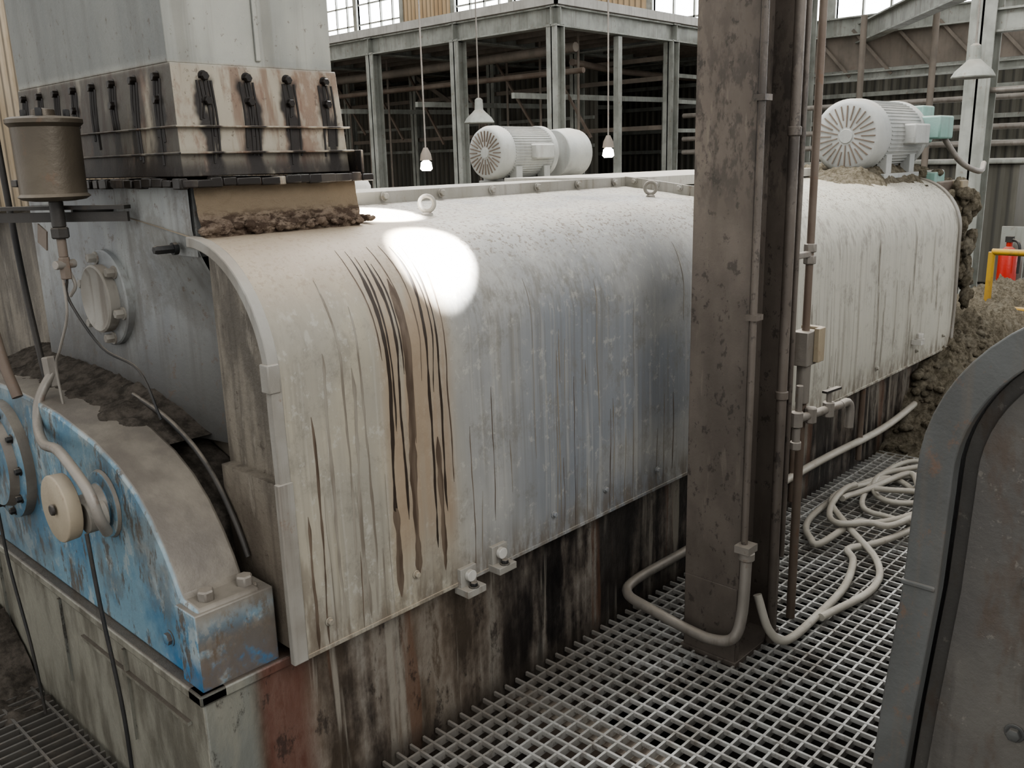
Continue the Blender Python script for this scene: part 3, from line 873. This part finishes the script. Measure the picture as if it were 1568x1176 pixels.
b.prism(off2(f2,.075),1.516,1.535,tank_m)
b.box((1.3,-1.6,.45),(1.52,.10,.95),tank_m)
b.bolt((1.516,.30,1.02),(-1,0,0),.012,rim_m); b.bolt((1.516,.30,.75),(-1,0,0),.012,rim_m); b.bolt((1.516,.20,1.25),(-1,0,0),.012,rim_m)
b.obj('end_wall',nb,.006)
b=B(); b.box((1.45,-1.85,-.2),(6.0,Y2+.02,.46),base_m); b.obj('base_frame',nb,.005)

# ------------------------------------------------------------------ mezzanine
mz=empty('mezzanine_platform')
b=B()
MX,MY,MZ=9.8,8.3,3.45
def Hcol(b,x,y,z0,z1,w,mat):
    b.box((x-w/2,y-w/2,z0),(x-w/2+.02,y+w/2,z1),mat); b.box((x+w/2-.02,y-w/2,z0),(x+w/2,y+w/2,z1),mat); b.box((x-w/2,y-.01,z0),(x+w/2,y+.01,z1),mat)
for x in (9.8,12.6,15.4):
    for y in (8.3,10.2,12.2,14.4,16.6,19):
        Hcol(b,x,y,0,MZ,.18,bgsteel_m)
b.obj('columns',mz)
b=B()
def Ibeam(b,p,q,h,w,mat):
    p,q=Vector(p),Vector(q)
    b.beam(p,q,.015,h,mat); u=Vector((0,0,h/2)); b.beam(p+u,q+u,w,.02,mat); b.beam(p-u,q-u,w,.02,mat)
for x in (9.8,12.6,15.4): Ibeam(b,(x,8.2,MZ+.1),(x,20.5,MZ+.1),.24,.16,bgsteel_m)
for y in (8.3,10.2,12.2,14.4,16.6,19): Ibeam(b,(9.7,y,MZ+.1),(15.9,y,MZ+.1),.24,.16,bgsteel_m)
b.box((9.68,8.18,MZ+.24),(9.72,20.5,MZ+.36),white_m); b.box((9.68,8.18,MZ+.24),(15.9,8.22,MZ+.36),white_m)
b.obj('beams',mz)
b=B(); b.box((9.75,8.25,MZ+.23),(15.95,20.5,MZ+.30),bgdark_m)
x=10.2
while x<15.9:
    b.beam((x,8.3,MZ+.12),(x,20.4,MZ+.12),.05,.2,bgdark_m); x+=.45
b.obj('deck',mz)
b=B()
for y in (9.2,11.3,13.3): b.beam((9.9,y,2.6),(15.8,y+.3,2.7),.06,.08,bgsteel_m)
for z in (2.1,2.55,2.95): b.beam((12.7,8.4,z),(15.8,8.4,z),.05,.06,bgsteel_m)
for z in (2.15,2.9,3.2): b.beam((12.6,8.4,z),(12.6,19,z),.05,.07,bgdark_m)
b.beam((12.6,12.2,2.2),(12.6,14.4,3.4),.08,.08,bgdark_m)
for i in range(10):
    y=8.8+i*1.1; b.beam((11.2,y,2.0+.12*(i%3)),(11.2,y+.9,3.3),.035,.035,brownpipe_m); b.cyl((10.9+.4*(i%4),y,1.2),(10.9+.4*(i%4),y,3.5),.02,bgdark_m,8)
b.tube([(11,9,3.1),(13,9.5,3.1),(15.8,9.6,3.1)],.05,brownpipe_m)
b.tube([(10.4,8.3,2.9),(10.4,12,2.9),(10.4,18,2.9)],.04,brownpipe_m)
b.tube([(10.6,8.6,3.25),(10.6,13,3.2),(10.6,19,3.25)],.07,bgdark_m)
b.beam((11.2,8.3,1.2),(11.2,8.3,3.4),.09,.09,bgsteel_m)
b.obj('bracing_and_pipes',mz)
b=B(); b.box((13.6,10.6,0),(13.7,20.5,3.3),siding_m)
for z in (1.9,2.4): b.box((13.55,10.6,z),(13.6,20.5,z+.06),bgsteel_m)
b.obj('corrugated_partition')

b=B(); b.box((16,-8,0),(16.2,7.5,1.15),brick_m); b.box((16,7.5,0),(16.2,22,1.15),siding_m)
b.box((16,-8,1.45),(16.2,22,3.75),siding_m); b.box((16,7.5,1.15),(16.2,22,1.45),siding_m)
b.box((16,-8,3.75),(16.2,22,3.85),bgsteel_m)
b.box((16,-8,6.3),(16.2,22,7.5),tan_m)
for z in (1.75,2.15,2.6,3.0,3.4): b.box((15.9,-8,z),(16.0,22,z+.07),bgsteel_m)
y=-8
k=0
while y<22:
    b.box((15.98,y,3.85),(16.2,y+.14,6.3),bgsteel_m)
    if k%3==1: b.box((16.0,y+.14,4.3),(16.2,y+1.9,6.3),tan_m)
    y+=1.9; k+=1
b.obj('wall_east')
b=B(); b.box((16.1,-8,3.85),(16.14,22,6.3),win_m)
y=-8
while y<22:
    b.box((16.04,y,3.85),(16.1,y+.035,6.3),bgsteel_m); y+=.475
for z in (4.3,4.8,5.3,5.8): b.box((16.04,-8,z),(16.1,22,z+.035),bgsteel_m)
b.obj('window_1')
b=B(); b.box((16.1,-8,1.15),(16.14,7.5,1.45),win_m)
y=-8
while y<7.5: b.box((16.04,y,1.15),(16.1,y+.04,1.45),bgsteel_m); y+=.5
b.obj('window_2')
b=B(); b.box((-6,22,0),(16.2,22.2,7.5),siding_x); b.obj('wall_north')

ga=empty('pipe_gallery_frame')
b=B()
for (x,y) in ((10.1,3.0),(12.8,6.2),(13.5,2.2)): Hcol(b,x,y,0,5.2,.24,bgsteel_m)
Ibeam(b,(10.1,3.0,3.35),(15.9,7.5,3.35),.25,.16,bgsteel_m)
for z,h_ in ((3.45,.24),(2.75,.1)): Ibeam(b,(13.5,-2,z),(13.5,8.2,z),h_,.14,bgsteel_m)
Ibeam(b,(10.1,-2,2.9),(10.1,3.0,2.9),.2,.14,bgsteel_m)
y=-2
while y<8: b.beam((13.5,y,2.75),(13.5,y+.6,3.4),.04,.04,bgdark_m); y+=.6
for z in (1.75,1.95,2.3): b.cyl((12.5,-2,z),(12.5,8,z),.035,pipe_m)
b.tube([(10.1,3.0,2.25),(10.0,1.5,2.25),(10,0,2.25)],.03,pipe_m)
b.cyl((9,4.8,0),(9,4.8,2.6),.035,pipe_m)
b.cyl((9,4.8,2.45),(13,6.4,2.45),.035,pipe_m)
b.box((13.55,-2,2.85),(13.6,8.2,3.35),bgdark_m)
for y in (4.2,5.1,7.2): b.cyl((12.2,y,0),(12.2,y,3.4),.04,bgdark_m,10)
b.obj('frame',ga)
b=B()
b.box((12.6,3.2,.0),(13.4,5.9,1.5),siding_m); b.box((12.5,3.1,1.5),(13.5,6.0,1.56),bgsteel_m)
b.obj('equipment_cabinet',None,.02)

def pendant(name,p,lit,zt=4.5):
    e=empty(name); b=B(); x,y,z=p
    b.cyl((x,y,z+.12),(x,y,zt),.008,pipe_m)
    if lit:
        b.lathe((x,y,z),(0,0,1),[(0,.04),(.02,.06),(.08,.05),(.1,.025)],bulb_m,20)
        b.lathe((x,y,z+.10),(0,0,1),[(0,.06),(.06,.05),(.12,.02)],bgdark_m,20)
    else:
        b.lathe((x,y,z),(0,0,1),[(0,.17),(.01,.175),(.06,.145),(.12,.08),(.15,.05),(.26,.045),(.28,.02)],bgsteel_m,28)
        b.lathe((x,y,z+.02),(0,0,1),[(0,.05),(.06,.04)],white_m,12)
    b.obj('lamp_body',e)
    return e
pendant('pendant_lamp',(7.6,7.6,2.12),False)
pendant('pendant_lamp',(8.6,2.62,2.28),False)
pendant('pendant_lamp',(6.0,6.75,1.62),True)
pendant('pendant_lamp',(7.6,5.75,1.70),True)

b=B()
for y in (2.03,1.2,.4): b.cyl((7.5,y,0),(7.5,y,.93),.025,yellow_m)
for z in (.5,.93): b.cyl((7.5,2.03,z),(7.5,.3,z),.025,yellow_m)
b.obj('safety_railing')
b=B()
b.lathe((9.0,2.3,.45),(0,0,1),[(0,.07),(.01,.08),(.3,.08),(.36,.05),(.38,.025),(.42,.025)],red_m,28)
b.box((8.97,2.27,.87),(9.03,2.33,.92),black_m); b.tube([(9,2.3,.9),(8.93,2.2,.85),(8.92,2.19,.6)],.012,black_m)
b.box((9.09,2.2,0),(9.13,2.4,1.0),bgsteel_m)
b.obj('fire_extinguisher')

# ------------------------------------------------------------------ lights
def lamp(name,kind,loc,target,energy,**kw):
    l=bpy.data.lights.new(name,kind); l.energy=energy
    for k,v in kw.items(): setattr(l,k,v)
    o=bpy.data.objects.new(name,l); scene.collection.objects.link(o); o.location=loc
    o.rotation_euler=(Vector(target)-Vector(loc)).to_track_quat('-Z','Y').to_euler(); return o
lamp('skylight_fill','AREA',(1.0,-3.0,4.6),(2.5,2,.8),140,size=3,color=(1,.985,.955))
lamp('skylight_overhead','AREA',(4.5,4.0,6.0),(3.6,2.3,1.4),520,size=3,color=(1,.985,.96))
lamp('sunbeam_front','SPOT',(2.6,.4,5.2),(1.72,1.94,1.42),42000,spot_size=math.radians(3.6),spot_blend=.2,shadow_soft_size=.03,color=(1,.99,.96))
lamp('sunbeam_top','SPOT',(1.95,-.6,6.0),(1.80,2.27,1.54),42000,spot_size=math.radians(3.0),spot_blend=.25,shadow_soft_size=.02,color=(1,.99,.96))
w=bpy.data.worlds.new('World'); scene.world=w; w.use_nodes=True
w.node_tree.nodes['Background'].inputs[0].default_value=(1,.995,.98,1)
w.node_tree.nodes['Background'].inputs[1].default_value=1.15

# ------------------------------------------------------------------ camera
cam=bpy.data.cameras.new('camera'); co=bpy.data.objects.new('camera',cam); scene.collection.objects.link(co)
cam.sensor_width=36; cam.lens=31.52; cam.clip_start=.05
X=Vector((.6825,-.7305,-.0257)); U=Vector((.1940,.1472,.9699)); Z=Vector((-.7046,-.6669,.2422))
X.normalize(); Z=X.cross(U).normalized(); U=Z.cross(X)
M=Matrix((( X.x,U.x,Z.x,0),(X.y,U.y,Z.y,0),(X.z,U.z,Z.z,1.7),(0,0,0,1)))
co.matrix_world=M
scene.camera=co
